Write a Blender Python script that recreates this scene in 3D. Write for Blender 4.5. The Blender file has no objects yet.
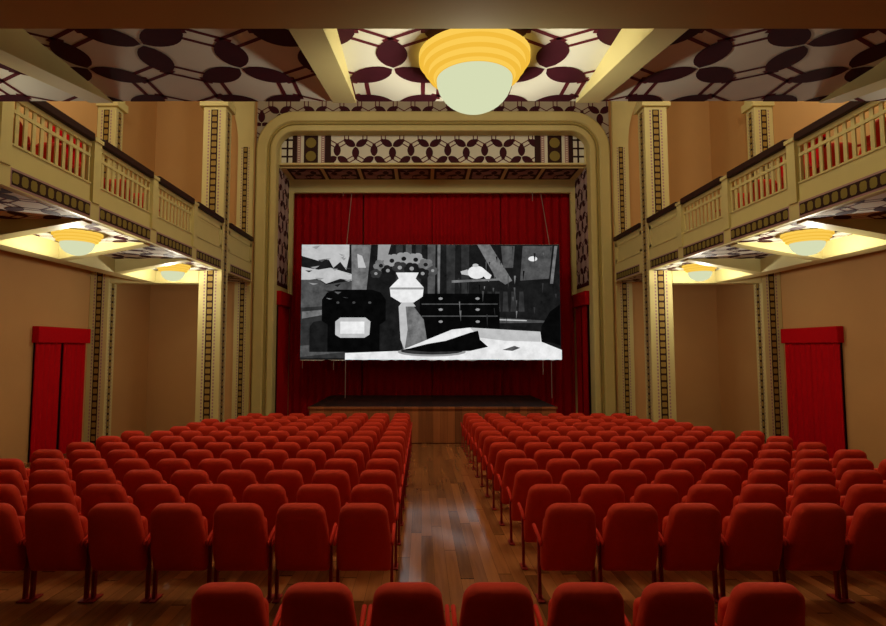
import bpy, math, random
from mathutils import Vector
random.seed(7)
sc = bpy.context.scene
COL = sc.collection
# All heights are measured from the eye level of the picture; the auditorium floor is about 2.14 m below it.
F, PX, PY = 560.0, 421.5, 307.0
PITCH = math.atan(41 / 560.0)
CX = 0.367                                   # centre line of the hall

# ------------------------------------------------------------------ materials
def lin(c):
    return tuple(((v / 255) / 12.92 if v / 255 <= 0.04045 else ((v / 255 + 0.055) / 1.055) ** 2.4) for v in c) + (1.0,)

def mat(name, col, rough=0.6, spec=0.3, noise=0.0, nscale=6.0, metallic=0.0, bump=0.0, bscale=40.0):
    m = bpy.data.materials.new(name); m.use_nodes = True
    nt = m.node_tree; b = nt.nodes['Principled BSDF']
    c = lin(col)
    b.inputs['Roughness'].default_value = rough
    b.inputs['Specular IOR Level'].default_value = spec
    b.inputs['Metallic'].default_value = metallic
    b.inputs['Base Color'].default_value = c
    if noise > 0 or bump > 0:
        tc = nt.nodes.new('ShaderNodeTexCoord')
    if noise > 0:
        n = nt.nodes.new('ShaderNodeTexNoise'); n.inputs['Scale'].default_value = nscale
        n.inputs['Detail'].default_value = 4
        nt.links.new(tc.outputs['Object'], n.inputs['Vector'])
        r = nt.nodes.new('ShaderNodeMapRange')
        r.inputs['To Min'].default_value = 1 - noise; r.inputs['To Max'].default_value = 1 + noise
        nt.links.new(n.outputs['Fac'], r.inputs['Value'])
        mx = nt.nodes.new('ShaderNodeMix'); mx.data_type = 'RGBA'; mx.blend_type = 'MULTIPLY'
        mx.inputs['Factor'].default_value = 1
        mx.inputs[6].default_value = c
        nt.links.new(r.outputs['Result'], mx.inputs[7])
        nt.links.new(mx.outputs[2], b.inputs['Base Color'])
    if bump > 0:
        n2 = nt.nodes.new('ShaderNodeTexNoise'); n2.inputs['Scale'].default_value = bscale
        nt.links.new(tc.outputs['Object'], n2.inputs['Vector'])
        bp = nt.nodes.new('ShaderNodeBump'); bp.inputs['Strength'].default_value = bump
        bp.inputs['Distance'].default_value = 0.01
        nt.links.new(n2.outputs['Fac'], bp.inputs['Height'])
        nt.links.new(bp.outputs['Normal'], b.inputs['Normal'])
    return m

def emat(name, col, strength=1.0, grain=0.0):
    m = bpy.data.materials.new(name); m.use_nodes = True
    nt = m.node_tree; nt.nodes.clear()
    o = nt.nodes.new('ShaderNodeOutputMaterial'); e = nt.nodes.new('ShaderNodeEmission')
    e.inputs['Color'].default_value = lin(col); e.inputs['Strength'].default_value = strength
    if grain > 0:
        tc = nt.nodes.new('ShaderNodeTexCoord')
        n = nt.nodes.new('ShaderNodeTexNoise'); n.inputs['Scale'].default_value = 3.4; n.inputs['Detail'].default_value = 9
        n.inputs['Roughness'].default_value = 0.65
        nt.links.new(tc.outputs['Object'], n.inputs['Vector'])
        r = nt.nodes.new('ShaderNodeMapRange')
        r.inputs['From Min'].default_value = .3; r.inputs['From Max'].default_value = .7
        r.inputs['To Min'].default_value = strength * (1 - grain); r.inputs['To Max'].default_value = strength * (1 + grain)
        nt.links.new(n.outputs['Fac'], r.inputs['Value'])
        nt.links.new(r.outputs['Result'], e.inputs['Strength'])
    nt.links.new(e.outputs[0], o.inputs['Surface'])
    return m

def planks(name, axis, base, spread, width, length, rough, spec):
    """wooden boards running along one object axis, each with its own tone"""
    m = bpy.data.materials.new(name); m.use_nodes = True
    nt = m.node_tree; N = nt.nodes; L = nt.links
    b = N['Principled BSDF']
    b.inputs['Roughness'].default_value = rough
    b.inputs['Specular IOR Level'].default_value = spec
    tc = N.new('ShaderNodeTexCoord'); sp = N.new('ShaderNodeSeparateXYZ'); L.new(tc.outputs['Object'], sp.inputs[0])
    def mth(op, a, bv=None):
        n = N.new('ShaderNodeMath'); n.operation = op
        for k, v in ((0, a), (1, bv)):
            if v is None: continue
            if isinstance(v, (int, float)): n.inputs[k].default_value = v
            else: L.new(v, n.inputs[k])
        return n.outputs[0]
    across = sp.outputs['X']; along = sp.outputs[axis]
    u = mth('DIVIDE', across, width); iu = mth('FLOOR', u); fu = mth('FRACT', u)
    wn = N.new('ShaderNodeTexWhiteNoise'); wn.noise_dimensions = '1D'; L.new(iu, wn.inputs['W'])
    v = mth('ADD', mth('DIVIDE', along, length), mth('MULTIPLY', wn.outputs['Value'], 7.3))
    iv = mth('FLOOR', v); fv = mth('FRACT', v)
    cmb = N.new('ShaderNodeCombineXYZ'); L.new(iu, cmb.inputs[0]); L.new(iv, cmb.inputs[1])
    w2 = N.new('ShaderNodeTexWhiteNoise'); w2.noise_dimensions = '2D'; L.new(cmb.outputs[0], w2.inputs['Vector'])
    mp = N.new('ShaderNodeMapping')
    sca = [28, 28, 28]; sca['XYZ'.index(axis)] = 1.1
    mp.inputs['Scale'].default_value = sca
    L.new(tc.outputs['Object'], mp.inputs['Vector'])
    off = N.new('ShaderNodeVectorMath'); off.operation = 'ADD'
    L.new(mp.outputs[0], off.inputs[0])
    sc3 = N.new('ShaderNodeVectorMath'); sc3.operation = 'SCALE'; sc3.inputs['Scale'].default_value = 40
    L.new(w2.outputs['Color'], sc3.inputs[0]); L.new(sc3.outputs[0], off.inputs[1])
    gr = N.new('ShaderNodeTexNoise'); gr.inputs['Scale'].default_value = 1.0; gr.inputs['Detail'].default_value = 5
    L.new(off.outputs[0], gr.inputs['Vector'])
    tone = mth('ADD', mth('MULTIPLY', w2.outputs['Value'], 0.62), mth('MULTIPLY', gr.outputs['Fac'], 0.5))
    ramp = N.new('ShaderNodeValToRGB'); L.new(tone, ramp.inputs['Fac'])
    ramp.color_ramp.elements[0].position = 0.15; ramp.color_ramp.elements[0].color = lin(tuple(x * (1 - spread) for x in base))
    ramp.color_ramp.elements[1].position = 0.95; ramp.color_ramp.elements[1].color = lin(tuple(min(255, x * (1 + spread)) for x in base))
    gap = mth('MULTIPLY', mth('GREATER_THAN', fu, 0.025), mth('GREATER_THAN', fv, 0.008))
    gapv = mth('ADD', mth('MULTIPLY', gap, 0.6), 0.4)
    mx = N.new('ShaderNodeMix'); mx.data_type = 'RGBA'; mx.blend_type = 'MULTIPLY'; mx.inputs['Factor'].default_value = 1
    L.new(ramp.outputs['Color'], mx.inputs[6]); L.new(gapv, mx.inputs[7])
    L.new(mx.outputs[2], b.inputs['Base Color'])
    return m

M = {}
M['cream'] = mat('cream_plaster', (206, 193, 130), 0.55, 0.25, 0.06, 3)
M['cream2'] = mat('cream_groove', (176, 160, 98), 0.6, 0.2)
M['panelcream'] = mat('pale_ceiling_paint', (220, 219, 200), 0.7, 0.15, 0.04, 4)
M['lilac'] = mat('lilac_grey_paint', (186, 168, 164), 0.7, 0.15)
M['shadedpanel'] = mat('shaded_frieze_paint', (176, 166, 144), 0.7, 0.15, 0.04, 4)  # pale panel paint darkened: the frieze's shadow is put into its colour
M['maroon'] = mat('maroon_stencil', (62, 20, 30), 0.7, 0.15, 0.25, 9)
M['maroonline'] = mat('maroon_stencil_line', (92, 32, 40), 0.7, 0.15)
M['darkband'] = mat('dark_stencil', (52, 28, 24), 0.7, 0.15)
M['gold'] = mat('gold_stencil', (150, 122, 56), 0.6, 0.2)
M['olive'] = mat('olive_stencil', (132, 116, 52), 0.6, 0.2)
M['pink'] = mat('mauve_stencil', (168, 132, 128), 0.7, 0.15)
M['peach'] = mat('peach_wall', (202, 156, 102), 0.8, 0.12, 0.05, 1.5)
M['tan'] = mat('tan_wall', (198, 152, 96), 0.8, 0.12, 0.05, 1.5)
M['wood_dark'] = mat('dark_walnut', (46, 20, 12), 0.6, 0.25, 0.2, 12)
M['red_cloth'] = mat('red_velvet', (186, 4, 18), 0.85, 0.1, 0.1, 14)
M['stage_red'] = mat('red_stage_velvet', (158, 5, 16), 0.85, 0.1, 0.12, 5)
M['seat'] = mat('red_seat_fabric', (202, 52, 26), 0.75, 0.2, 0.08, 30, bump=0.15, bscale=220)
M['seat_arm'] = mat('red_arm_plastic', (200, 42, 22), 0.75, 0.2)
M['seat_metal'] = mat('dark_red_metal', (140, 24, 16), 0.6, 0.3)
M['floor'] = planks('floor_boards', 'Y', (150, 95, 55), 0.24, 0.13, 2.6, 0.11, 0.16)
M['stage_front'] = planks('stage_front_boards', 'Z', (138, 82, 46), 0.3, 0.2, 9.0, 0.5, 0.3)
M['stage_floor'] = planks('stage_floor_boards', 'Y', (40, 18, 14), 0.3, 0.16, 2.5, 0.8, 0.1)
M['plain_ceiling'] = mat('brown_ceiling_paint', (216, 202, 142), 0.7, 0.15, 0.05, 3)
M['glow_ring'] = emat('amber_glass', (252, 204, 84), 1.0)
M['glow_ring2'] = emat('amber_glass_lip', (243, 188, 62), 1.0)
M['glow_bowl'] = emat('milk_glass', (214, 220, 180), 1.0)
M['cord'] = mat('grey_cord', (150, 120, 110), 0.6, 0.2)
M['cloth'] = mat('screen_cloth', (200, 196, 190), 0.8, 0.1)

# ------------------------------------------------------------------ mesh builder
class MB:
    def __init__(s): s.v = []; s.f = []; s.m = []
    def add(s, pts, faces, mi=0):
        o = len(s.v); s.v.extend([tuple(p) for p in pts])
        for f in faces: s.f.append(tuple(o + i for i in f)); s.m.append(mi)
    def poly(s, pts, mi=0): s.add(pts, [tuple(range(len(pts)))], mi)
    def box(s, x0, x1, y0, y1, z0, z1, mi=0):
        x0, x1 = min(x0, x1), max(x0, x1); y0, y1 = min(y0, y1), max(y0, y1); z0, z1 = min(z0, z1), max(z0, z1)
        p = [(x0, y0, z0), (x1, y0, z0), (x1, y1, z0), (x0, y1, z0), (x0, y0, z1), (x1, y0, z1), (x1, y1, z1), (x0, y1, z1)]
        s.add(p, [(0, 3, 2, 1), (4, 5, 6, 7), (0, 1, 5, 4), (1, 2, 6, 5), (2, 3, 7, 6), (3, 0, 4, 7)], mi)
    def hexa(s, p, mi=0):
        s.add(p, [(0, 3, 2, 1), (4, 5, 6, 7), (0, 1, 5, 4), (1, 2, 6, 5), (2, 3, 7, 6), (3, 0, 4, 7)], mi)
    def tube(s, a, b, r, n=8, mi=0, r2=None):
        a = Vector(a); b = Vector(b); d = (b - a).normalized(); r2 = r if r2 is None else r2
        u = d.orthogonal().normalized(); w = d.cross(u)
        ring = lambda c, q: [c + (u * math.cos(2 * math.pi * k / n) + w * math.sin(2 * math.pi * k / n)) * q for k in range(n)]
        s.add(ring(a, r) + ring(b, r2), [(k, (k + 1) % n, n + (k + 1) % n, n + k) for k in range(n)] + [tuple(range(n))[::-1], tuple(range(n, 2 * n))], mi)
    def lathe(s, c, prof, n=40, mi=0):
        pts = []
        for r, z in prof:
            for k in range(n):
                a = 2 * math.pi * k / n
                pts.append((c[0] + r * math.cos(a), c[1] + r * math.sin(a), c[2] + z))
        fs = []
        for j in range(len(prof) - 1):
            for k in range(n):
                k2 = (k + 1) % n
                fs.append((j * n + k, j * n + k2, (j + 1) * n + k2, (j + 1) * n + k))
        s.add(pts, fs, mi)
    def rings(s, rings, mi=0, cap=True):
        n = len(rings[0]); pts = [p for r in rings for p in r]; fs = []
        for j in range(len(rings) - 1):
            for k in range(n):
                k2 = (k + 1) % n
                fs.append((j * n + k, j * n + k2, (j + 1) * n + k2, (j + 1) * n + k))
        if cap: fs += [tuple(range(n))[::-1], tuple(range((len(rings) - 1) * n, len(rings) * n))]
        s.add(pts, fs, mi)
    def build(s, name, mats, parent=None, smooth=False, bevel=0.0):
        if not isinstance(mats, (list, tuple)): mats = [mats]
        off = parent_loc(parent)
        me = bpy.data.meshes.new(name)
        me.from_pydata([(x - off[0], y - off[1], z - off[2]) for x, y, z in s.v], [], s.f)
        for m in mats: me.materials.append(m)
        for p, i in zip(me.polygons, s.m): p.material_index = i
        if smooth:
            for p in me.polygons: p.use_smooth = True
        me.update()
        o = bpy.data.objects.new(name, me); COL.objects.link(o)
        if parent is not None: o.parent = parent
        if bevel:
            bv = o.modifiers.new('bevel', 'BEVEL'); bv.width = bevel; bv.segments = 2; bv.limit_method = 'ANGLE'
        return o

def parent_loc(p):
    v = Vector((0, 0, 0))
    while p is not None: v += p.location; p = p.parent
    return v

def thing(name, label, cat, loc=(0, 0, 0), group=None):
    o = bpy.data.objects.new(name, None); COL.objects.link(o); o.location = loc
    o.empty_display_size = .1
    o['label'] = label; o['category'] = cat
    if group: o['group'] = group
    return o

def struct(o): o['kind'] = 'structure'; return o
def sub(name, loc, parent):
    o = bpy.data.objects.new(name, None); COL.objects.link(o)
    o.location = Vector(loc) - parent_loc(parent); o.parent = parent; return o

# ------------------------------------------------------------------ stencil pattern
def clip(poly, w, h):
    for ax, lim, sg in ((0, 0, 1), (0, w, -1), (1, 0, 1), (1, h, -1)):
        out = []
        for i in range(len(poly)):
            a, b = poly[i - 1], poly[i]
            da, db = (a[ax] - lim) * sg, (b[ax] - lim) * sg
            if da >= 0 and db >= 0: out.append(b)
            elif da >= 0 > db or da < 0 <= db:
                t = da / (da - db); q = (a[0] + (b[0] - a[0]) * t, a[1] + (b[1] - a[1]) * t)
                out.append(q)
                if db >= 0: out.append(b)
        poly = out
        if len(poly) < 3: return None
    return poly

def stencil(w, h, e, ou=0.0, ov=0.0):
    """trefoils of dark petals on a honeycomb, joined by pairs of thin lines; pieces clipped to a w x h rectangle"""
    s3 = math.sqrt(3); petals = []; lines = []
    nu = int(w / (s3 * e)) + 4; nv = int(h / (1.5 * e)) + 4
    for j in range(-nv, nv + 1):
        for i in range(-nu * 2, nu * 2 + 1):
            px = ou + s3 * e * i + s3 / 2 * e * j; py = ov + 1.5 * e * j
            if px < -2 * e or px > w + 2 * e or py < -2 * e or py > h + 2 * e: continue
            for (qi, qj, dx, dy) in ((i, j, 0, e), (i, j - 1, -s3 / 2 * e, -e / 2), (i + 1, j - 1, s3 / 2 * e, -e / 2)):
                P = (i % 2 == 0 and j % 2 == 0); Q = (qi % 2 == 1 and qj % 2 == 0)
                a = (px, py); b = (px + dx, py + dy)
                if Q: a, b = b, a
                ux, uy = (b[0] - a[0]) / e, (b[1] - a[1]) / e
                if P or Q:
                    n = 9; up = []; dn = []
                    for k in range(n + 1):
                        t = k / n; l = (0.03 + 1.17 * t) * e
                        wd = 0.34 * e * math.sin(math.pi * min(1, t)) ** 0.62
                        up.append((a[0] + ux * l - uy * wd, a[1] + uy * l + ux * wd))
                        dn.append((a[0] + ux * l + uy * wd, a[1] + uy * l - ux * wd))
                    petals.append(up + dn[-2:0:-1])
                else:
                    for sd in (-1, 1):
                        o = 0.19 * e * sd; t = 0.05 * e; x0 = -0.08 * e; x1 = 1.08 * e
                        lines.append([(a[0] + ux * l - uy * (o + q), a[1] + uy * l + ux * (o + q)) for l, q in ((x0, -t), (x1, -t), (x1, t), (x0, t))])
    cl = lambda L: [c for c in (clip(p, w, h) for p in L) if c]
    return cl(petals), cl(lines)

def inlay(mb, o, U, V, N, w, h, e, ou=0, ov=0, mi=(0, 1, 2), base=True):
    """patterned rectangle at o spanned by unit axes U, V, raised along N"""
    o, U, V, N = Vector(o), Vector(U), Vector(V), Vector(N)
    flip = U.cross(V).dot(N) < 0
    def put(poly, off, m):
        pts = [o + U * a + V * b + N * off for a, b in poly]
        mb.poly(pts[::-1] if flip else pts, m)
    if base: put([(0, 0), (w, 0), (w, h), (0, h)], 0.002, mi[0])
    pe, li = stencil(w, h, e, ou, ov)
    for p in li: put(p, 0.004, mi[2])
    for p in pe: put(p, 0.006, mi[1])

def strip(mb, o, U, V, N, w, L, mi=(0, 1, 2), pitch=0.17, side=True):
    """dark ribbon of gold tiles along V, dotted mauve lines both sides"""
    o, U, V, N = Vector(o), Vector(U), Vector(V), Vector(N)
    flip = U.cross(V).dot(N) < 0
    def put(a0, a1, b0, b1, off, m):
        pts = [o + U * a + V * b + N * off for a, b in ((a0, b0), (a1, b0), (a1, b1), (a0, b1))]
        mb.poly(pts[::-1] if flip else pts, m)
    def disc(ca, cb, ra, rb, off, m):
        pts = [o + U * (ca + ra * x) + V * (cb + rb * y) + N * off for x, y in ((-1, -.75), (-.75, -1), (.75, -1), (1, -.75), (1, .75), (.75, 1), (-.75, 1), (-1, .75))]
        mb.poly(pts[::-1] if flip else pts, m)
    d0, d1 = (w * .24, w * .76) if side else (0, w)
    put(d0, d1, 0, L, 0.003, mi[0])
    n = max(1, int(L / pitch)); p = L / n
    for k in range(n):
        disc(w / 2, (k + .5) * p, (d1 - d0) * .34, p * .36, 0.006, mi[1])
    if side:
        m = max(1, int(L / (pitch * .5))); q = L / m
        for k in range(m):
            for a in (0.03, 0.85): put(w * a, w * (a + .12), k * q + q * .2, k * q + q * .8, 0.003, mi[2])

STEN = [M['panelcream'], M['maroon'], M['maroonline']]
RIB = [M['darkband'], M['gold'], M['pink']]

# ------------------------------------------------------------------ the shell
def zf(y):
    if y < 3.5: return -2.345
    if y < 4.4: return -2.345 + .085 * (y - 3.5) / .9
    if y < 5: return -2.26
    return -2.26 - .034 * (y - 5)

m = MB(); ys = [-3, 3.5, 4.4, 5, 20.2]; x0, x1 = CX - 9.3, CX + 9.3
for a, b in zip(ys[:-1], ys[1:]):
    m.hexa([(x0, a, -3.2), (x1, a, -3.2), (x1, b, -3.2), (x0, b, -3.2), (x0, a, zf(a)), (x1, a, zf(a)), (x1, b, zf(b)), (x0, b, zf(b))])
struct(m.build('floor', M['floor']))
CEIL = 8.6
m = MB(); m.box(x0, x1, -3, 17.6, CEIL, CEIL + .2); struct(m.build('ceiling', M['cream']))
WX, YC = 9.06, 14.6                          # side wall and column line, from the centre line
for sg, nm in ((-1, 'left'), (1, 'right')):
    X = lambda xx: CX + sg * xx
    m = MB(); m.box(X(WX), X(WX + .2), -3, 15.0, -3, CEIL); struct(m.build('wall_' + nm, M['tan']))
    m = MB(); m.box(X(8.78), X(WX + .2), 15.0, 17.5, -3, CEIL); struct(m.build('wall_%s_alcove' % nm, M['tan']))
    m = MB(); m.box(X(5.64), X(8.78), 17.3, 17.5, -3, CEIL)
    # shallow plaster pilaster with a corbel in the alcove's inner corner
    struct(m.build('wall_%s_alcove_back' % nm, M['tan']))
m = MB(); m.box(x0, x1, -3.2, -3, -3, CEIL); struct(m.build('wall_back', M['wood_dark']))
# front wall around the stage opening, with stencilled frieze over the frame
m = MB()
m.box(CX - 5.64, CX - 5.2, 17.5, 17.7, -3, CEIL); m.box(CX + 5.2, CX + 5.64, 17.5, 17.7, -3, CEIL)
m.box(CX - 5.2, CX + 5.2, 17.5, 17.7, 7.1, CEIL)
m.box(CX - 5.2, CX - 5.02, 17.5, 17.7, 6.4, 7.1); m.box(CX + 5.02, CX + 5.2, 17.5, 17.7, 6.4, 7.1)
for (xa, xb, za, zb) in ((-5.64, 5.64, 7.1, CEIL), (-5.64, -5.02, 6.3, 7.1), (5.02, 5.64, 6.3, 7.1)):
    inlay(m, (CX + xa, 17.5, za), (1, 0, 0), (0, 0, 1), (0, -1, 0), xb - xa, zb - za, .33, -xa % .5, .1, (1, 2, 3))
struct(m.build('wall_front', [M['cream'], M['shadedpanel']] + STEN[1:]))
# stage house beyond the opening
m = MB(); m.box(CX - 5.3, CX + 5.3, 20.0, 20.2, -3, 7.2); struct(m.build('wall_stage_back', M['tan']))
m = MB(); m.box(CX - 5.3, CX + 5.3, 17.7, 20.0, 6.95, 7.1); struct(m.build('ceiling_stage', M['plain_ceiling']))
for sg, nm in ((-1, 'left'), (1, 'right')):
    X = lambda xx: CX + sg * xx
    m = MB(); m.box(X(4.98), X(5.3), 17.7, 20.0, -3, 6.95)
    a = Vector((X(4.98), 17.72, 2.05))
    inlay(m, a, (0, 1, 0), (0, 0, 1), (-sg, 0, 0), 1.42, 3.78, .3, .1, .1, (1, 2, 3))
    # dark band at the foot of the stencilled panel
    pts = [(X(4.98) - sg * .008, y, z) for y, z in ((17.72, 2.0), (19.14, 2.0), (19.14, 2.12), (17.72, 2.12))]
    m.poly(pts, 2)
    struct(m.build('wall_stage_%s' % nm, [M['cream']] + [M['lilac'], M['maroon'], M['maroonline']]))

# ------------------------------------------------------------------ proscenium
pr = thing('proscenium_frame', 'broad moulded cream arch frame with rounded corners around the stage', 'arch', (CX, 17.4, -2.6))
def frame_path(d, seg=10):
    ho, top, R = 5.61, 7.53, 1.25
    x = ho - d; r = R - d; pts = [(-x, -2.62)]
    cx_, cz_ = ho - R, top - R
    for k in range(seg + 1):
        a = math.pi - math.pi / 2 * k / seg; pts.append((-cx_ + r * math.cos(a), cz_ + r * math.sin(a)))
    for k in range(seg + 1):
        a = math.pi / 2 - math.pi / 2 * k / seg; pts.append((cx_ + r * math.cos(a), cz_ + r * math.sin(a)))
    pts.append((x, -2.62)); return pts
def sweep(prof):
    mb = MB(); P = []
    for d, y in prof: P.append([(CX + x, y, z) for x, z in frame_path(d)])
    n = len(P[0])
    for j in range(len(P) - 1):
        mb.add(P[j] + P[j + 1], [(k, k + 1, n + k + 1, n + k) for k in range(n - 1)])
    return mb
sweep([(0, 17.5), (0, 17.36), (.05, 17.32), (.30, 17.32), (.33, 17.36), (.33, 17.5)]).build('outer_moulding', M['cream'], pr)
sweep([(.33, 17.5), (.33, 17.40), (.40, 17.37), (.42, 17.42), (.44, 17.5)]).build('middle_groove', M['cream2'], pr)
sweep([(.44, 17.5), (.44, 17.38), (.48, 17.35), (.62, 17.35), (.64, 17.38), (.64, 17.72)]).build('inner_moulding', M['cream'], pr)

bm_ = thing('stage_header_beam', 'stencilled beam hanging inside the top of the stage arch', 'beam', (CX, 17.8, 5.9))
m = MB(); m.box(CX - 4.97, CX + 4.97, 17.74, 17.9, 5.92, 6.94); m.build('beam_body', M['plain_ceiling'], bm_)
m = MB()
inlay(m, (CX - 3.3, 17.74, 5.98), (1, 0, 0), (0, 0, 1), (0, -1, 0), 6.6, .9, .345, 0.2, .2, (0, 1, 2))
m.build('honeycomb_panel', STEN, bm_)
for sg in (-1, 1):
    m = MB(); X = lambda xx: CX + sg * xx
    def bar(a, b, mi, z0=5.98, z1=6.88, off=.004):
        xa, xb = sorted((X(a), X(b))); m.box(xa, xb, 17.74 - off, 17.74, z0, z1, mi)
    bar(3.3, 3.5, 1); bar(3.5, 3.62, 2); bar(3.62, 3.72, 0); bar(3.72, 4.18, 1); bar(4.18, 4.28, 0); bar(4.28, 4.4, 2); bar(4.4, 4.55, 1)
    for z in (6.2, 6.64):
        pts = [(X(3.95) + .17 * math.cos(k * math.pi / 6), 17.731, z + .17 * math.sin(k * math.pi / 6)) for k in range(12)]
        m.poly(pts, 3)
    for k in range(12):
        for a in (3.53, 4.31): bar(a, a + .06, 0, 6.0 + k * .073, 6.03 + k * .073, .008)
    bar(4.55, 4.9, 0)
    for z in (6.15, 6.42, 6.7): bar(4.55, 4.9, 1, z, z + .06, .008)
    bar(4.68, 4.74, 1, 5.98, 6.88, .008)
    m.build('banded_panel', [M['panelcream'], M['darkband'], M['pink'], M['olive']], bm_)
so = thing('stage_soffit', 'dark stencilled soffit behind the top of the stage arch', 'ceiling panel', (CX, 18.5, 5.85))
m = MB(); m.box(CX - 4.97, CX + 4.97, 17.91, 19.19, 5.86, 5.92)
m.build('soffit_board', M['plain_ceiling'], so)
m = MB()
n = 8; wbay = 9.7 / n
for k in range(n):
    xa = CX - 4.85 + k * wbay
    m.box(xa + .06, xa + wbay - .06, 17.98, 19.12, 5.853, 5.86, 0)
    inlay(m, (xa + .14, 18.06, 5.852), (1, 0, 0), (0, 1, 0), (0, 0, -1), wbay - .28, .98, .3, .2, .2, (1, 0, 2))
m.build('soffit_stencil', [M['darkband'], M['pink'], M['maroonline']], so)
rb = thing('stage_rear_beam', 'plain cream beam directly above the red stage curtain', 'beam', (CX, 19.3, 5.4))
m = MB(); m.box(CX - 4.98, CX + 4.98, 19.2, 19.36, 5.41, 5.92); m.build('beam_face', M['cream'], rb)
m = MB()
for sg in (-1, 1): m.box(CX + sg * 4.98, CX + sg * 4.84, 19.2, 19.36, 1.82, 5.41)
m.build('beam_jamb', M['cream'], rb)

# ------------------------------------------------------------------ curtains
def folds(mb, xa, xb, y, z0, z1, amp, per, seed=0, flare=0.0, nz=6, axis='x', thick=.02):
    rnd = random.Random(seed); L = xb - xa; n = max(8, int(abs(L) / per * 10)); ph = [rnd.uniform(-.5, .5) for _ in range(n // 10 + 3)]
    def w(t):
        q = t * abs(L) / per; i = int(q); f = q - i
        pz = ph[i] * (1 - f) + ph[i + 1] * f
        return math.sin(2 * math.pi * (q + .25 * pz)) * amp * (1 + .5 * pz)
    front = []; 
    for j in range(nz + 1):
        z = z1 + (z0 - z1) * j / nz; row = []
        k_ = (.6 + .4 * j / nz)
        for i in range(n + 1):
            t = i / n; x = xa + L * t; d = w(t) * k_
            row.append((x, y + d, z) if axis == 'x' else (y + d, x, z))
        front.append(row)
    pts = [p for r in front for p in r]; s = n + 1
    fs = [(j * s + i, j * s + i + 1, (j + 1) * s + i + 1, (j + 1) * s + i) for j in range(nz) for i in range(n)]
    mb.add(pts, fs)
    back = [((p[0], p[1] + thick, p[2]) if axis == 'x' else (p[0] + thick, p[1], p[2])) for p in pts]
    mb.add(back, [f[::-1] for f in fs])

mc = thing('stage_curtain', 'wide pleated red velvet curtain closing the back of the stage', 'curtain', (CX, 19.55, -2.6))
for k, (a, b) in enumerate(((-4.97, -2.45), (-2.4, 0.0), (0.02, 2.42), (2.45, 4.97))):
    m = MB(); folds(m, CX + a, CX + b, 19.56, -2.62, 5.6, .055, .27 + .03 * (k % 2), k + 3)
    m.build('curtain_panel', M['stage_red'], mc, True)
m = MB(); m.tube((CX - 4.97, 19.56, 5.64), (CX + 4.97, 19.56, 5.64), .03); m.build('curtain_rail', M['wood_dark'], mc)

def door_curtain(sg, y0, y1, xx, ztop, zbot, label, out=1, gap=.02, seed=0, boxh=.37, ext=.05, cloth='red_cloth'):
    """two drapes under a box pelmet on a side wall; xx is the wall face from the centre line"""
    X = lambda q: CX + sg * q
    r = thing('door_curtain', label, 'curtain', (X(xx), (y0 + y1) / 2, zbot), 'red curtains over the side doors')
    m = MB(); m.box(X(xx - .16), X(xx - .003), y0 - ext, y1 + ext, ztop - boxh, ztop); m.build('pelmet', M[cloth], r, bevel=.015)
    mid = (y0 + y1) / 2
    for k, (a, b) in enumerate(((y0, mid - gap), (mid + gap, y1))):
        m = MB(); folds(m, a, b, X(xx - .07) - .01, zbot + .01, ztop - .05, .022, .19, seed + k, axis='y', nz=4)
        m.build('drape', M[cloth], r, True)
    m = MB(); m.box(X(xx - .012), X(xx - .003), y0 + .02, y1 - .02, zbot + .02, ztop - .06); m.build('door_leaf', M['wood_dark'], r)
    return r
for sg, s in ((-1, 'left'), (1, 'right')):
    door_curtain(sg, 12.55, 14.42, WX, .49, zf(13.5), 'red door curtain under the %s balcony on the tan wall' % s, gap=.045 if sg < 0 else .012, seed=11)
    door_curtain(sg, 12.7, 14.3, WX, 5.26, 2.31, 'red door curtain up on the %s balcony behind the balustrade' % s, seed=21)
    door_curtain(sg, 17.78, 19.1, 4.98, 1.82, zf(18.5), 'narrow red curtain on the %s side wall inside the stage arch' % s, seed=31, boxh=.45, cloth='stage_red')

# ------------------------------------------------------------------ stage and screen
st = thing('stage', 'low wooden stage platform of vertical boards before the red curtain', 'stage', (CX - .05, 15.6, zf(15.6)))
SX0, SX1 = -3.10, 3.72
m = MB(); m.box(SX0, SX1, 15.62, 15.7, -2.6, -1.66); m.build('front_panel', M['stage_front'], st)
m = MB(); m.box(SX0 - .02, SX1 + .02, 15.6, 19.42, -1.66, -1.62); m.build('stage_deck', M['stage_floor'], st)
m = MB(); m.box(SX0, SX0 + .08, 15.7, 19.4, -2.7, -1.66); m.box(SX1 - .08, SX1, 15.7, 19.4, -2.7, -1.66); m.build('side_panel', M['stage_front'], st)
m = MB(); m.box(SX0 - .03, SX1 + .03, 15.585, 15.62, -1.68, -1.615); m.build('edge_trim', M['stage_front'], st)

YS = 18.0
def spx(x, y):
    """a spot on the screen, from its place across and down the picture"""
    return (-3.885 + (x - 301) / 260 * 8.36, 3.352 - (y - 244.5) / 115 * 3.72)
scr = thing('projection_screen', 'wide white cloth screen showing a black and white film picture', 'screen', (CX, YS, -.4))
m = MB(); rnd = random.Random(5)
top = []; bot = []
for k in range(61):
    x = 301 + 260 * k / 60
    top.append(spx(x, 244.5)); bx, bz = spx(x, 360 + rnd.uniform(-.7, .9)); bot.append((bx, bz))
pts = [(x, YS, z) for x, z in top] + [(x, YS, z) for x, z in bot] + [(x, YS + .02, z) for x, z in top] + [(x, YS + .02, z) for x, z in bot]
n = 61; fs = []
for k in range(60):
    fs += [(k, n + k, n + k + 1, k + 1), (2 * n + k, 2 * n + k + 1, 3 * n + k + 1, 3 * n + k), (k, k + 1, 2 * n + k + 1, 2 * n + k), (n + k, 3 * n + k, 3 * n + k + 1, n + k + 1)]
m.add(pts, fs); m.build('screen_cloth', M['cloth'], scr)
G = [8, 26, 48, 78, 112, 150, 190, 232]
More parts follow.
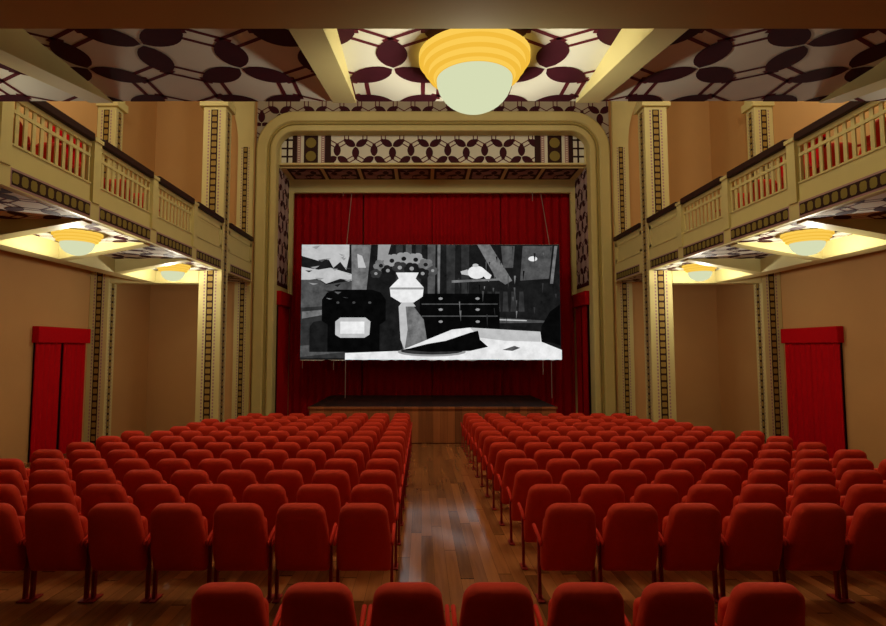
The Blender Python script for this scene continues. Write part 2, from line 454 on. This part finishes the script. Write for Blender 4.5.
gm = [emat('film_grey_%d' % g, (g, g, g), 1.0, .55 if g < 150 else .16) for g in G]
def gi(v): return min(range(len(G)), key=lambda i: abs(G[i] - v))
m = MB(); lay = [0]
def shp(pp, v):
    lay[0] += 1; pts = [(spx(x, y)[0], YS - .002 - .0004 * lay[0], spx(x, y)[1]) for x, y in pp]
    a = sum(pp[i - 1][0] * pp[i][1] - pp[i][0] * pp[i - 1][1] for i in range(len(pp)))
    m.poly(pts if a < 0 else pts[::-1], gi(v))
def ell(cx_, cy_, rx, ry, v, n=20, rot=0):
    shp([(cx_ + rx * math.cos(2 * math.pi * k / n) * math.cos(rot) - ry * math.sin(2 * math.pi * k / n) * math.sin(rot),
          cy_ + rx * math.cos(2 * math.pi * k / n) * math.sin(rot) + ry * math.sin(2 * math.pi * k / n) * math.cos(rot)) for k in range(n)], v)
# a plain still life: a vase of flowers, white cloth on a table, plank wall, shelf and teapot
shp([(301, 244.6), (561, 244.6), (561, 359.6), (301, 359.6)], 26)
shp([(301, 244.6), (349, 244.6), (349, 256), (346, 270), (340, 262), (333, 268), (328, 259), (318, 261), (301, 256)], 190)
shp([(302, 257), (318, 262), (327, 260), (333, 270), (345, 271), (345, 277), (303, 268)], 26)
shp([(301, 267), (318, 270), (330, 268), (354, 275), (352, 281), (340, 279), (326, 284), (318, 279), (301, 281)], 190)
shp([(301, 280), (318, 280), (326, 285), (352, 281), (353, 302), (340, 306), (301, 308)], 78)
shp([(301, 308), (345, 305), (352, 330), (345, 358), (301, 358)], 48)
shp([(302, 312), (325, 310), (330, 314), (302, 319)], 112)
shp([(301, 346), (350, 342), (346, 352), (301, 357)], 78)
shp([(351, 245), (371, 245), (366, 296), (352, 296)], 112)
shp([(357, 254), (362, 256), (366, 268), (358, 268)], 190)
shp([(378, 244.6), (391, 244.6), (386, 262), (377, 268)], 150)
for x, w_, v in ((396, 7, 48), (406, 6, 78), (416, 6, 48), (428, 8, 78), (438, 3, 112), (447, 9, 48), (462, 8, 48)):
    shp([(x, 244.6), (x + w_, 244.6), (x + w_ - 1, 300), (x, 300)], v)
shp([(478, 244.6), (491, 244.6), (513, 281), (506, 285), (497, 279)], 112)
shp([(502, 246), (516, 246), (514, 268), (504, 268)], 78)
shp([(524, 246), (554, 246), (550, 279), (521, 281)], 78); shp([(556, 246), (559, 246), (554, 284), (551, 284)], 112)
ell(534, 259, 4.5, 2.6, 232)
for k in range(5): shp([(488 + k * 8, 292), (492 + k * 8, 292), (493 + k * 8, 312), (487 + k * 8, 312)], 48)
shp([(450, 320), (500, 318), (545, 321), (545, 323), (450, 324)], 78); shp([(490, 319), (527, 320.5), (527, 321.5), (490, 320.5)], 190)
# a dark upholstered armchair at the left, a dark sideboard with drawers behind the table
shp([(322, 352), (322, 300), (327, 293), (336, 290), (372, 290), (381, 293), (386, 300), (386, 352)], 8)
shp([(310, 352), (310, 327), (314, 322), (322, 321), (328, 325), (328, 352)], 26)
shp([(380, 352), (380, 325), (386, 321), (394, 322), (398, 327), (398, 352)], 26)
for k in range(3): ell(338 + k * 16, 303, 1.6, 1.2, 78, 8)
shp([(420, 294), (500, 294), (500, 332), (470, 330), (452, 332), (420, 345)], 8)
for yy in (304, 316): shp([(422, yy), (498, yy), (498, yy + 1), (422, yy + 1)], 78)
for xx in (441, 478):
    for yy in (299, 310, 322): ell(xx, yy, 2.2, 1.3, 150, 8)
# vase and flowers
for (fx, fy, fr, v) in ((381, 266, 8, 112), (392, 261, 9, 150), (404, 259, 9, 150), (416, 260, 9, 150), (426, 265, 8, 112), (433, 271, 6, 78), (376, 274, 6, 48), (388, 271, 7, 26), (400, 268, 8, 48), (412, 269, 8, 26), (423, 274, 7, 26)):
    for q in range(5):
        ell(fx + fr * .5 * math.cos(q * 1.2566 + fr), fy + fr * .42 * math.sin(q * 1.2566 + fr), fr * .5, fr * .4, v, 10)
    ell(fx, fy, fr * .28, fr * .25, 26 if v > 100 else 150, 10)
shp([(396, 273), (419, 273), (416, 279), (424, 288), (423, 297), (414, 303), (401, 303), (391, 297), (390, 288), (399, 279)], 232)
shp([(390.4, 288), (424, 288), (424, 290), (390.4, 290)], 150)
shp([(402, 303), (413, 303), (416, 307), (399, 307)], 190)
shp([(399, 307), (414, 307), (424, 320), (428, 345), (418, 352), (404, 352), (400, 330)], 112)
shp([(399, 307), (406, 307), (408, 330), (405, 350), (401, 340)], 190)
rp = random.Random(3)
for k in range(46):
    x = rp.uniform(455, 556); y = rp.uniform(246, 318); l = rp.uniform(3, 14)
    shp([(x, y), (x + rp.uniform(.6, 2.2), y), (x + rp.uniform(0, 1.6), y + l)], rp.choice((8, 26, 78, 112, 48)))
for k in range(22):
    x = rp.uniform(303, 350); y = rp.uniform(246, 300); l = rp.uniform(3, 10)
    shp([(x, y), (x + l, y + rp.uniform(-2, 2)), (x + l * .5, y + rp.uniform(1, 2.6))], rp.choice((26, 78, 150, 150)))
for k in range(14):
    x = rp.uniform(462, 552); y = rp.uniform(336, 357); l = rp.uniform(5, 16)
    shp([(x, y), (x + l, y - 1), (x + l * .6, y + 1.1)], rp.choice((150, 190, 112)))
# cushion on the armchair, teapot on the shelf
shp([(336, 322), (341, 318), (366, 318), (371, 322), (370, 335), (365, 338), (341, 338), (336, 335)], 190); shp([(341, 322), (365, 322), (365, 334), (341, 334)], 232)
ell(477, 273, 9, 6.5, 232); shp([(468, 270), (461, 272), (462, 275), (469, 276)], 190); shp([(485, 270), (492, 276), (489, 282), (483, 276)], 232); ell(476, 266, 3, 1.8, 190)
shp([(452, 281), (500, 279), (500, 281), (452, 283.5)], 112)
# table with white cloth
shp([(346, 353), (400, 351), (452, 330), (470, 328), (540, 332), (541, 342), (561, 350), (561, 359.6), (346, 359.6)], 232)
shp([(470, 328), (540, 332), (540, 342), (505, 341), (480, 338)], 190)
shp([(541, 327), (550, 312), (560, 305), (560, 346), (552, 343), (541, 342)], 8)
ell(432, 352, 34, 4.5, 150); ell(432, 351, 31, 3.6, 48)
shp([(404, 350), (428, 344), (446, 341), (470, 333), (478, 331), (480, 340), (488, 347), (470, 351), (430, 352)], 8)
shp([(502, 350), (514, 346), (520, 348), (512, 351)], 78)
m.build('film_picture', gm, scr)
for (px_, za, zb) in ((346, 3.35, -1.6), (551.5, 3.35, -1.6), (303, -.3, -.65), (334, -.3, -.7), (543, -.3, -.85)):
    x = spx(px_, 300)[0]; m = MB(); m.tube((x, YS + .05, za), (x, YS + .05, zb), .014 if za > 0 else .012, 6)
    if za > 0: m.tube((x, YS + .05, za), (x, 19.25, 5.41), .014, 6)
    m.build('hanging_cord', M['cord'], scr)
for (px_, l) in ((337, .14), (542, .32)):
    x = spx(px_, 300)[0]; m = MB(); m.tube((x, 19.18, 5.42), (x, 19.18, 5.42 - l), .014, 6); m.build('loose_cord', M['cord'], scr)

# ------------------------------------------------------------------ columns
def column(sg, xa, xb, y0, y1, zb, zt, label, side_in=True, cap=True, grp='patterned cream columns'):
    X = lambda q: CX + sg * q
    r = thing('column', label, 'column', (X((xa + xb) / 2), (y0 + y1) / 2, zb), grp)
    xl, xr = sorted((X(xa), X(xb)))
    m = MB(); m.box(xl, xr, y0, y1, zb, zt); m.build('shaft', M['cream'], r, bevel=.012)
    if cap:
        m = MB(); m.box(xl - .08, xr + .08, y0 - .08, y1 + .08, zt, zt + .2)
        m.box(xl - .02, xr + .02, y0 - .02, y1 + .02, zt + .16, CEIL); m.build('capital', M['cream'], r)
    w = xr - xl
    m = MB(); strip(m, (xl + w * .2, y0, zb + .02), (1, 0, 0), (0, 0, 1), (0, -1, 0), w * .6, zt - zb - .1); m.build('pattern_strip', RIB, r)
    if side_in:
        d = y1 - y0
        m = MB(); strip(m, (X(xa), y0 + d * .2, zb + .02), (0, 1, 0), (0, 0, 1), (-sg, 0, 0), d * .6, zt - zb - .1); m.build('pattern_strip', RIB, r)
    return r
for sg, s in ((-1, 'left'), (1, 'right')):
    X = lambda q: CX + sg * q
    column(sg, 5.61, 6.21, YC, YC + .46, zf(14.9), 6.46, 'cream patterned column at the stage end of the %s balcony rail' % s)
    column(sg, 8.56, 9.055, YC, YC + .38, zf(14.9), 6.46, 'cream patterned column against the tan %s side wall' % s)
    r = thing('pilaster', 'slim cream patterned pilaster touching the %s side of the stage arch' % s, 'pilaster', (X(5.9), 17.25, zf(17.2)), 'pilasters beside the stage arch')
    xl, xr = sorted((X(5.65), X(6.13)))
    m = MB(); m.box(xl, xr, 17.18, 17.28, zf(17.2), 6.34); m.build('shaft', M['cream'], r)
    m = MB(); w = xr - xl; strip(m, (xl + w * .22, 17.18, zf(17.2)), (1, 0, 0), (0, 0, 1), (0, -1, 0), w * .56, 6.30 - zf(17.2)); m.build('pattern_strip', RIB, r)
    # spandrel of the alcove arch springing from the pilaster
    m = MB(); N_ = 14; c0 = []; c1 = []
    for k in range(N_ + 1):
        t = math.pi / 2 * k / N_
        c0.append((X(6.13 + 1.3 * (1 - math.cos(t))), 6.34 + 2.2 * math.sin(t))); c1.append((X(5.65), 6.34 + 2.2 * math.sin(t)))
    for y in (17.18, 17.28):
        for k in range(N_): m.poly([(c0[k][0], y, c0[k][1]), (c0[k + 1][0], y, c0[k + 1][1]), (c1[k + 1][0], y, c1[k + 1][1]), (c1[k][0], y, c1[k][1])])
    for k in range(N_):
        m.poly([(c0[k][0], 17.18, c0[k][1]), (c0[k + 1][0], 17.18, c0[k + 1][1]), (c0[k + 1][0], 17.28, c0[k + 1][1]), (c0[k][0], 17.28, c0[k][1])])
    m.poly([(X(5.65), 17.18, 6.34), (X(5.65), 17.28, 6.34), (X(5.65), 17.28, 8.54), (X(5.65), 17.18, 8.54)])
    m.build('arch_spandrel', M['cream'], r)

# ------------------------------------------------------------------ side balconies
POSTS = [12.76 - 1.965 * k for k in range(5)]           # newel posts along the rail
RX = 5.63
def balcony(sg, s):
    X = lambda q: CX + sg * q
    r = thing('balcony', '%s side balcony with patterned coffers and glowing lamps beneath' % s, 'balcony', (X(RX), 10, 2.0), 'side balconies')
    bx = lambda mb, a, b, *q: mb.box(X(a), X(b), *q)
    m = MB(); bx(m, RX + .045, WX - .01, 4.5, YC - .02, 2.03, 2.30)
    m.build('deck', M['cream'], r)
    m = MB(); bx(m, 7.34, 7.70, 4.5, YC - .02, 1.71, 2.03); m.build('wall_beam', M['cream'], r)
    r2 = thing('balcony_box', '%s balcony end box between the columns and the stage arch' % s, 'balcony', (X(7), 16, 2.0), 'balcony end boxes')
    m = MB(); bx(m, RX + .045, 8.76, YC + .47, 17.17, 2.03, 2.30); bx(m, 6.22, 8.54, YC + .01, YC + .47, 2.03, 2.30); m.build('deck', M['cream'], r2)
    m = MB(); bx(m, 6.22, 8.55, YC + .005, YC + .4, 1.70, 2.03); m.build('lintel', M['cream'], r2)
    ends = [YC] + POSTS
    for y in POSTS:                                     # tapering cross beams
        m = MB(); a, b = X(5.72), X(7.34)
        m.hexa([(a, y - .13, 2.0), (b, y - .13, 1.71), (b, y + .13, 1.71), (a, y + .13, 2.0), (a, y - .13, 2.03), (b, y - .13, 2.03), (b, y + .13, 2.03), (a, y + .13, 2.03)])
        m.build('cross_beam', M['cream'], r)
    for k in range(5):
        y1, y0 = ends[k] - (.13 if k else .02), ends[k + 1] + .13
        m = MB(); xa, xb = sorted((X(5.70), X(7.34)))
        inlay(m, (xa, y0, 2.03), (1, 0, 0), (0, 1, 0), (0, 0, -1), xb - xa, y1 - y0, .32, .3, .2)
        m.build('soffit_stencil', STEN, r)
    m = MB(); xa, xb = sorted((X(5.70), X(8.7)))
    inlay(m, (xa, 15.25, 2.03), (1, 0, 0), (0, 1, 0), (0, 0, -1), xb - xa, 1.9, .32, .3, .2); m.build('soffit_stencil', STEN, r2)
    r = thing('balustrade', 'cream balustrade with dark wood handrail along the %s balcony front' % s, 'balustrade', (X(RX), 10, 2.3), 'balcony balustrades')
    # fascia under the rail with dark patterned panels
    def fascia(y0, y1):
        m = MB(); bx(m, RX - .03, RX + .04, y0, y1, 2.035, 2.32); m.build('fascia', M['cream'], r)
        m = MB(); L = y1 - y0 - .24
        xs = X(RX - .03)
        def put(b0, b1, z0, z1, off, mi):
            p = [(xs - sg * off, y0 + .12 + b0, z0), (xs - sg * off, y0 + .12 + b1, z0), (xs - sg * off, y0 + .12 + b1, z1), (xs - sg * off, y0 + .12 + b0, z1)]
            m.poly(p, mi)
        put(0, L, 2.05, 2.30, .003, 2); put(0.02, L - .02, 2.08, 2.27, .006, 0)
        n = max(1, int(L / .165)); q = L / n
        for k in range(n):
            pts = [(xs - sg * .009, y0 + .12 + (k + .5) * q + q * .36 * a, 2.175 + .07 * b) for a, b in ((-1, -.6), (-.6, -1), (.6, -1), (1, -.6), (1, .6), (.6, 1), (-.6, 1), (-1, .6))]
            m.poly(pts, 1)
        m.build('fascia_pattern', [M['darkband'], M['olive'], M['pink']], r)
    yb = [4.5] + sorted(POSTS) + [YC]
    for a, b in zip(yb[:-1], yb[1:]): fascia(a, b)
    fascia(15.08, 17.16)
    def post(y):
        m = MB(); bx(m, RX - .05, RX + .09, y - .1, y + .1, 2.31, 3.30); bx(m, RX - .07, RX + .13, y - .12, y + .12, 3.30, 3.36)
        m.build('newel_post', M['cream'], r)
    for y in POSTS: post(y)
    def panel(y0, y1, solid):
        m = MB()
        bx(m, RX, RX + .06, y0, y1, 2.305, 2.627); bx(m, RX - .015, RX + .07, y0, y1, 2.60, 2.627)
        bx(m, RX, RX + .06, y0, y1, 3.205, 3.30); bx(m, RX + .01, RX + .045, y0, y1, 3.04, 3.09)
        if solid:
            bx(m, RX + .015, RX + .045, y0, y1, 2.62, 3.21)
            bx(m, RX, RX + .02, y0, y0 + .14, 2.62, 3.21); bx(m, RX, RX + .02, y1 - .14, y1, 2.62, 3.21); bx(m, RX, RX + .02, y0, y1, 3.1, 3.21); bx(m, RX, RX + .02, y0, y1, 2.62, 2.70)
        m.build('panel_frame', M['cream'], r)
        if not solid:
            n = 11; q = (y1 - y0) / n
            for k in range(n + 1):
                m = MB(); yy = y0 + k * q; a, b = max(y0, yy - .034), min(y1, yy + .034)
                bx(m, RX + .018, RX + .038, a, b, 2.62, 3.21); m.build('baluster', M['cream'], r)
        m = MB(); bx(m, RX - .07, RX + .15, y0 + .02, y1 - .02, 3.285, 3.415); m.build('handrail', M['wood_dark'], r, bevel=.02)
    sp = sorted(POSTS)
    panel(4.55, sp[0] - .1, False)
    for a, b in zip(sp[:-1], sp[1:]): panel(a + .1, b - .1, False)
    panel(sp[-1] + .1, YC - .005, True)
    panel(15.08, 17.16, True)
    return r
balcony(-1, 'left'); balcony(1, 'right')

# ------------------------------------------------------------------ rear balcony overhead
YE, YB = 4.475, 2.89
rbal = thing('rear_balcony', 'patterned coffered underside of the rear balcony overhead', 'balcony', (CX, 1, 2.0))
m = MB(); m.box(CX - WX + .02, CX + WX - .02, -2.97, YE, 2.03, 2.3); m.build('deck', M['plain_ceiling'], rbal)
m = MB(); m.box(CX - WX + .02, CX + WX - .02, YB - .55, YB, 1.71, 2.03); m.build('transverse_beam', M['plain_ceiling'], rbal)
BEAMS = [-5.0, -3.0, -1.0, 1.0, 3.0, 5.0]
for b in BEAMS:
    m = MB(); a0, a1 = CX + b - .095, CX + b + .095
    m.hexa([(a0, YB, 1.73), (a1, YB, 1.73), (a1, YE, 2.012), (a0, YE, 2.012), (a0, YB, 2.03), (a1, YB, 2.03), (a1, YE, 2.03), (a0, YE, 2.03)])
    m.build('tapered_beam', M['cream'], rbal)
for k in range(5):
    xa = CX + BEAMS[k] + .095; w = 1.81
    m = MB()
    # keep one continuous lattice across the coffers
    X_T, Y_T = -.205, 3.93
    ou = X_T - xa; ov = YE - Y_T
    inlay(m, (xa, YE, 2.03), (1, 0, 0), (0, -1, 0), (0, 0, -1), w, YE - YB, .32, ou, ov); m.build('soffit_stencil', STEN, rbal)

# ------------------------------------------------------------------ lamps
LAMPCOL = (1.0, .935, .77)
def lamp(x, y, z, R, label, power):
    r = thing('bowl_lamp', label, 'lamp', (x, y, z), 'stepped amber ceiling lamps')
    k = R / .385
    m = MB(); prof = [(.10, 0), (.385, -.0), (.385, -.05), (.352, -.062), (.352, -.10), (.318, -.112), (.318, -.15), (.284, -.158), (.270, -.178), (.20, -.178)]
    for (a, b), (c, d) in zip(prof[:-1], prof[1:]):
        m.lathe((x, y, z), [(a * k, b), (c * k, d)], 48, 1 if abs(a - c) > .03 else 0)
    m.build('amber_tiers', [M['glow_ring'], M['glow_ring2']], r)
    m = MB(); pr_ = [(.262 * k * math.cos(t), -.176 - .222 * math.sin(t)) for t in [math.pi / 2 * q / 10 for q in range(11)]]
    pr_[-1] = (.001, pr_[-1][1])
    m.lathe((x, y, z), pr_, 48); m.build('glass_bowl', M['glow_bowl'], r, True)
    for kind, pw in (('POINT', power[1]), ('SPOT', power[0])):   # a soft glow all round, most of it thrown up at the coffer
        ld = bpy.data.lights.new('lamp_light', kind); ld.energy = pw; ld.color = LAMPCOL; ld.shadow_soft_size = .05
        lo = bpy.data.objects.new('lamp_light', ld); COL.objects.link(lo); lo.location = (x, y, z - .50)
        if kind == 'SPOT': ld.spot_size = math.radians(172); ld.spot_blend = .25; lo.rotation_euler = (math.pi, 0, 0)
SZ = 2.03
lamp(CX, 3.76, SZ, .385, 'large stepped amber and white ceiling lamp above the aisle', (46, 6))
for sg, s in ((-1, 'left'), (1, 'right')):
    lamp(CX + sg * 4.0, 3.76, SZ, .385, 'stepped amber ceiling lamp under the rear balcony, far %s bay' % s, (17, 1.5))
    lamp(CX + sg * 6.47, 13.65, SZ, .40, 'stepped amber lamp under the %s balcony beside the stage end column' % s, (50, 46))
    lamp(CX + sg * 6.47, 9.82, SZ, .40, 'stepped amber lamp under the %s balcony, second one from the stage' % s, (50, 46))

# ------------------------------------------------------------------ seats
def outline(w0, w1, h, r, n=6):
    """rounded trapezoid in (u, w): bottom width w0, top width w1"""
    pts = []
    pts += [(-w0 / 2 + .03, 0), (w0 / 2 - .03, 0), (w0 / 2 - .008, .008), (w0 / 2, .03), (w0 / 2 + .006, h * .3), (w0 / 2 - .004, h * .55)]
    for k in range(n + 1):
        a = math.pi / 2 * k / n * .97; pts.append((w1 / 2 - r + r * math.cos(a), h - r + r * math.sin(a)))
    for k in range(n + 1):
        a = math.pi / 2 + math.pi / 2 * k / n * .97 + .03; pts.append((-w1 / 2 + r + r * math.cos(a), h - r + r * math.sin(a)))
    pts += [(-w0 / 2 + .004, h * .55), (-w0 / 2 - .006, h * .3), (-w0 / 2, .03), (-w0 / 2 + .008, .008)]
    return pts
def inset(pts, d):
    cx_ = sum(p[0] for p in pts) / len(pts); zs = [p[1] for p in pts]; h = max(zs); wmax = max(abs(p[0]) for p in pts)
    return [(p[0] * (1 - d / wmax), h / 2 + (p[1] - h / 2) * (1 - d / (h / 2))) for p in pts]
def slab(mb, pts, layers, place):
    mb.rings([[place(u, w, y) for u, w in inset(pts, d)] for y, d in layers])
HB = .635; TILT = math.radians(16)
def back_place(u, w, y):
    # w runs up the back, y runs forward; the top leans towards the rear
    yy = .154 + y - w * math.sin(TILT); zz = .272 + w * math.cos(TILT) + y * math.sin(TILT)
    return (u, yy, zz)
mb_back = MB(); slab(mb_back, outline(.48, .43, HB, .105), [(-.070, .17), (-.068, .125), (-.060, .082), (-.046, .044), (-.027, .015), (-.004, 0), (.05, .002), (.075, .015), (.088, .05), (.09, .10)], back_place)
mb_cush = MB()
def cush_place(u, w, y):
    t = math.radians(8); return (u, .275 + y - w * math.sin(t), .325 + w * math.cos(t) + y * math.sin(t))
slab(mb_cush, outline(.40, .39, .40, .05, 3), [(-.05, .05), (-.045, .015), (-.02, 0), (.02, 0), (.045, .015), (.05, .05)], cush_place)
def arm_mb(s):
    mb = MB(); x = s * .256; prof = []
    for (y, z, w, h) in ((.06, .525, .010, .02), (.08, .545, .015, .035), (.18, .575, .016, .04), (.36, .605, .016, .04), (.40, .59, .012, .02)):
        ring = []
        for k in range(8):
            a = 2 * math.pi * k / 8 + math.pi / 8; ring.append((x + w * math.cos(a) * 1.05, y, z + h * .5 * math.sin(a)))
        prof.append(ring)
    mb.rings(prof); return mb
def leg_mb(s):
    mb = MB(); x = s * .243
    mb.hexa([(x - .013, .17, .012), (x + .013, .17, .012), (x + .013, .21, .012), (x - .013, .21, .012), (x - .012, .19, .54), (x + .012, .19, .54), (x + .012, .24, .56), (x - .012, .24, .56)])
    return mb
def foot_mb(s):
    mb = MB(); x = s * .238; mb.box(x - .032, x + .032, .12, .29, 0, .014); return mb
def make_seat():
    r = thing('theatre_seat', '', 'seat')
    mb_back.build('backrest', M['seat'], r, True)
    mb_cush.build('seat_cushion', M['seat'], r, True)
    for s in (-1, 1): arm_mb(s).build('armrest', M['seat_arm'], r, True)
    for s in (-1, 1):
        l = leg_mb(s).build('leg', M['seat_metal'], r); foot_mb(s).build('foot', M['seat_metal'], l, bevel=.004)
    return r
proto = make_seat()
kids = list(proto.children)
used = [False]
def place_seat(x, y, z, label, group):
    if not used[0]:
        used[0] = True; r = proto
    else:
        r = proto.copy(); COL.objects.link(r)
        for c in kids:
            d = c.copy(); COL.objects.link(d); d.parent = r
            for g in c.children:
                e = g.copy(); COL.objects.link(e); e.parent = d
    r.location = (x, y, z); r['label'] = label; r['group'] = group
ORD = ['first', 'second', 'third', 'fourth', 'fifth', 'sixth', 'seventh', 'eighth', 'ninth', 'tenth', 'eleventh', 'twelfth', 'thirteenth']
NUM = ['one', 'two', 'three', 'four', 'five', 'six', 'seven', 'eight', 'nine', 'ten', 'eleven', 'twelve', 'thirteen']
for k in range(-3, 4):
    place_seat(.470 + .555 * k, 3.55, zf(3.5), 'red seat in the nearest row cut by the bottom edge, %s from the left' % ORD[k + 3], 'red seats of the nearest short row')
for n in range(13):
    y = 5.03 + .812 * n; cnt = 10 if n < 8 else (9 if n < 11 else 8)
    for k in range(cnt):
        for sg, s in ((-1, 'left'), (1, 'right')):
            x = (-.512 - .55 * k) if sg < 0 else (1.310 + .55 * k)
            place_seat(x, y, zf(y), 'red theatre seat %s of the aisle, row %s from the stage, %s from the aisle' % (s, NUM[12 - n], ORD[k]), 'red seats %s of the aisle' % s)
for n in range(6):
    for k in range(2):
        for sg, s in ((-1, 'left'), (1, 'right')):
            place_seat(CX + sg * (6.15 + .56 * k), 6.6 + .95 * n, 2.30, 'red seat on the %s balcony, row %s from its stage end, %s from rail' % (s, NUM[5 - n], ORD[k]), 'red seats on the %s balcony' % s)

# ------------------------------------------------------------------ added fill lights and camera
def point(name, loc, power, col, size):
    ld = bpy.data.lights.new(name, 'POINT'); ld.energy = power; ld.color = col; ld.shadow_soft_size = size
    o = bpy.data.objects.new(name, ld); COL.objects.link(o); o.location = loc; return o
for dx in (-2.6, 2.6): point('hall_fill', (CX + dx, 8.7, 7.9), 285, (1, .91, .74), .5)  # added overhead fill without fixtures, for the seat tops
for dx in (-7.1, 7.1):
    for yy in (8.2, 11.8): point('balcony_fill', (CX + dx, yy, 6.9), 84, (1, .92, .76), .3)  # added fill, no lamps here; brightens upper side walls and columns
w = bpy.data.worlds.new('world'); sc.world = w; w.use_nodes = True
w.node_tree.nodes['Background'].inputs['Color'].default_value = (.02, .015, .01, 1)

cam = bpy.data.cameras.new('camera'); co = bpy.data.objects.new('camera', cam); COL.objects.link(co)
co.location = (0, 0, 0); co.rotation_euler = (math.pi / 2 + PITCH, 0, 0)
cam.sensor_fit = 'HORIZONTAL'; cam.sensor_width = 36; cam.lens = F / 886 * 36
cam.shift_x = (443 - PX) / 886; cam.shift_y = -(313 - PY) / 886; cam.clip_start = .05
sc.camera = co
vs = sc.view_settings
sc.display_settings.display_device = 'sRGB'
vs.view_transform = 'Standard'; vs.look = 'None'; vs.gamma = 1; vs.exposure = 0.0; vs.use_curve_mapping = False
sc.cycles.use_denoising = True
sc.cycles.max_bounces = 8; sc.cycles.diffuse_bounces = 5
sc.cycles.sample_clamp_indirect = 4
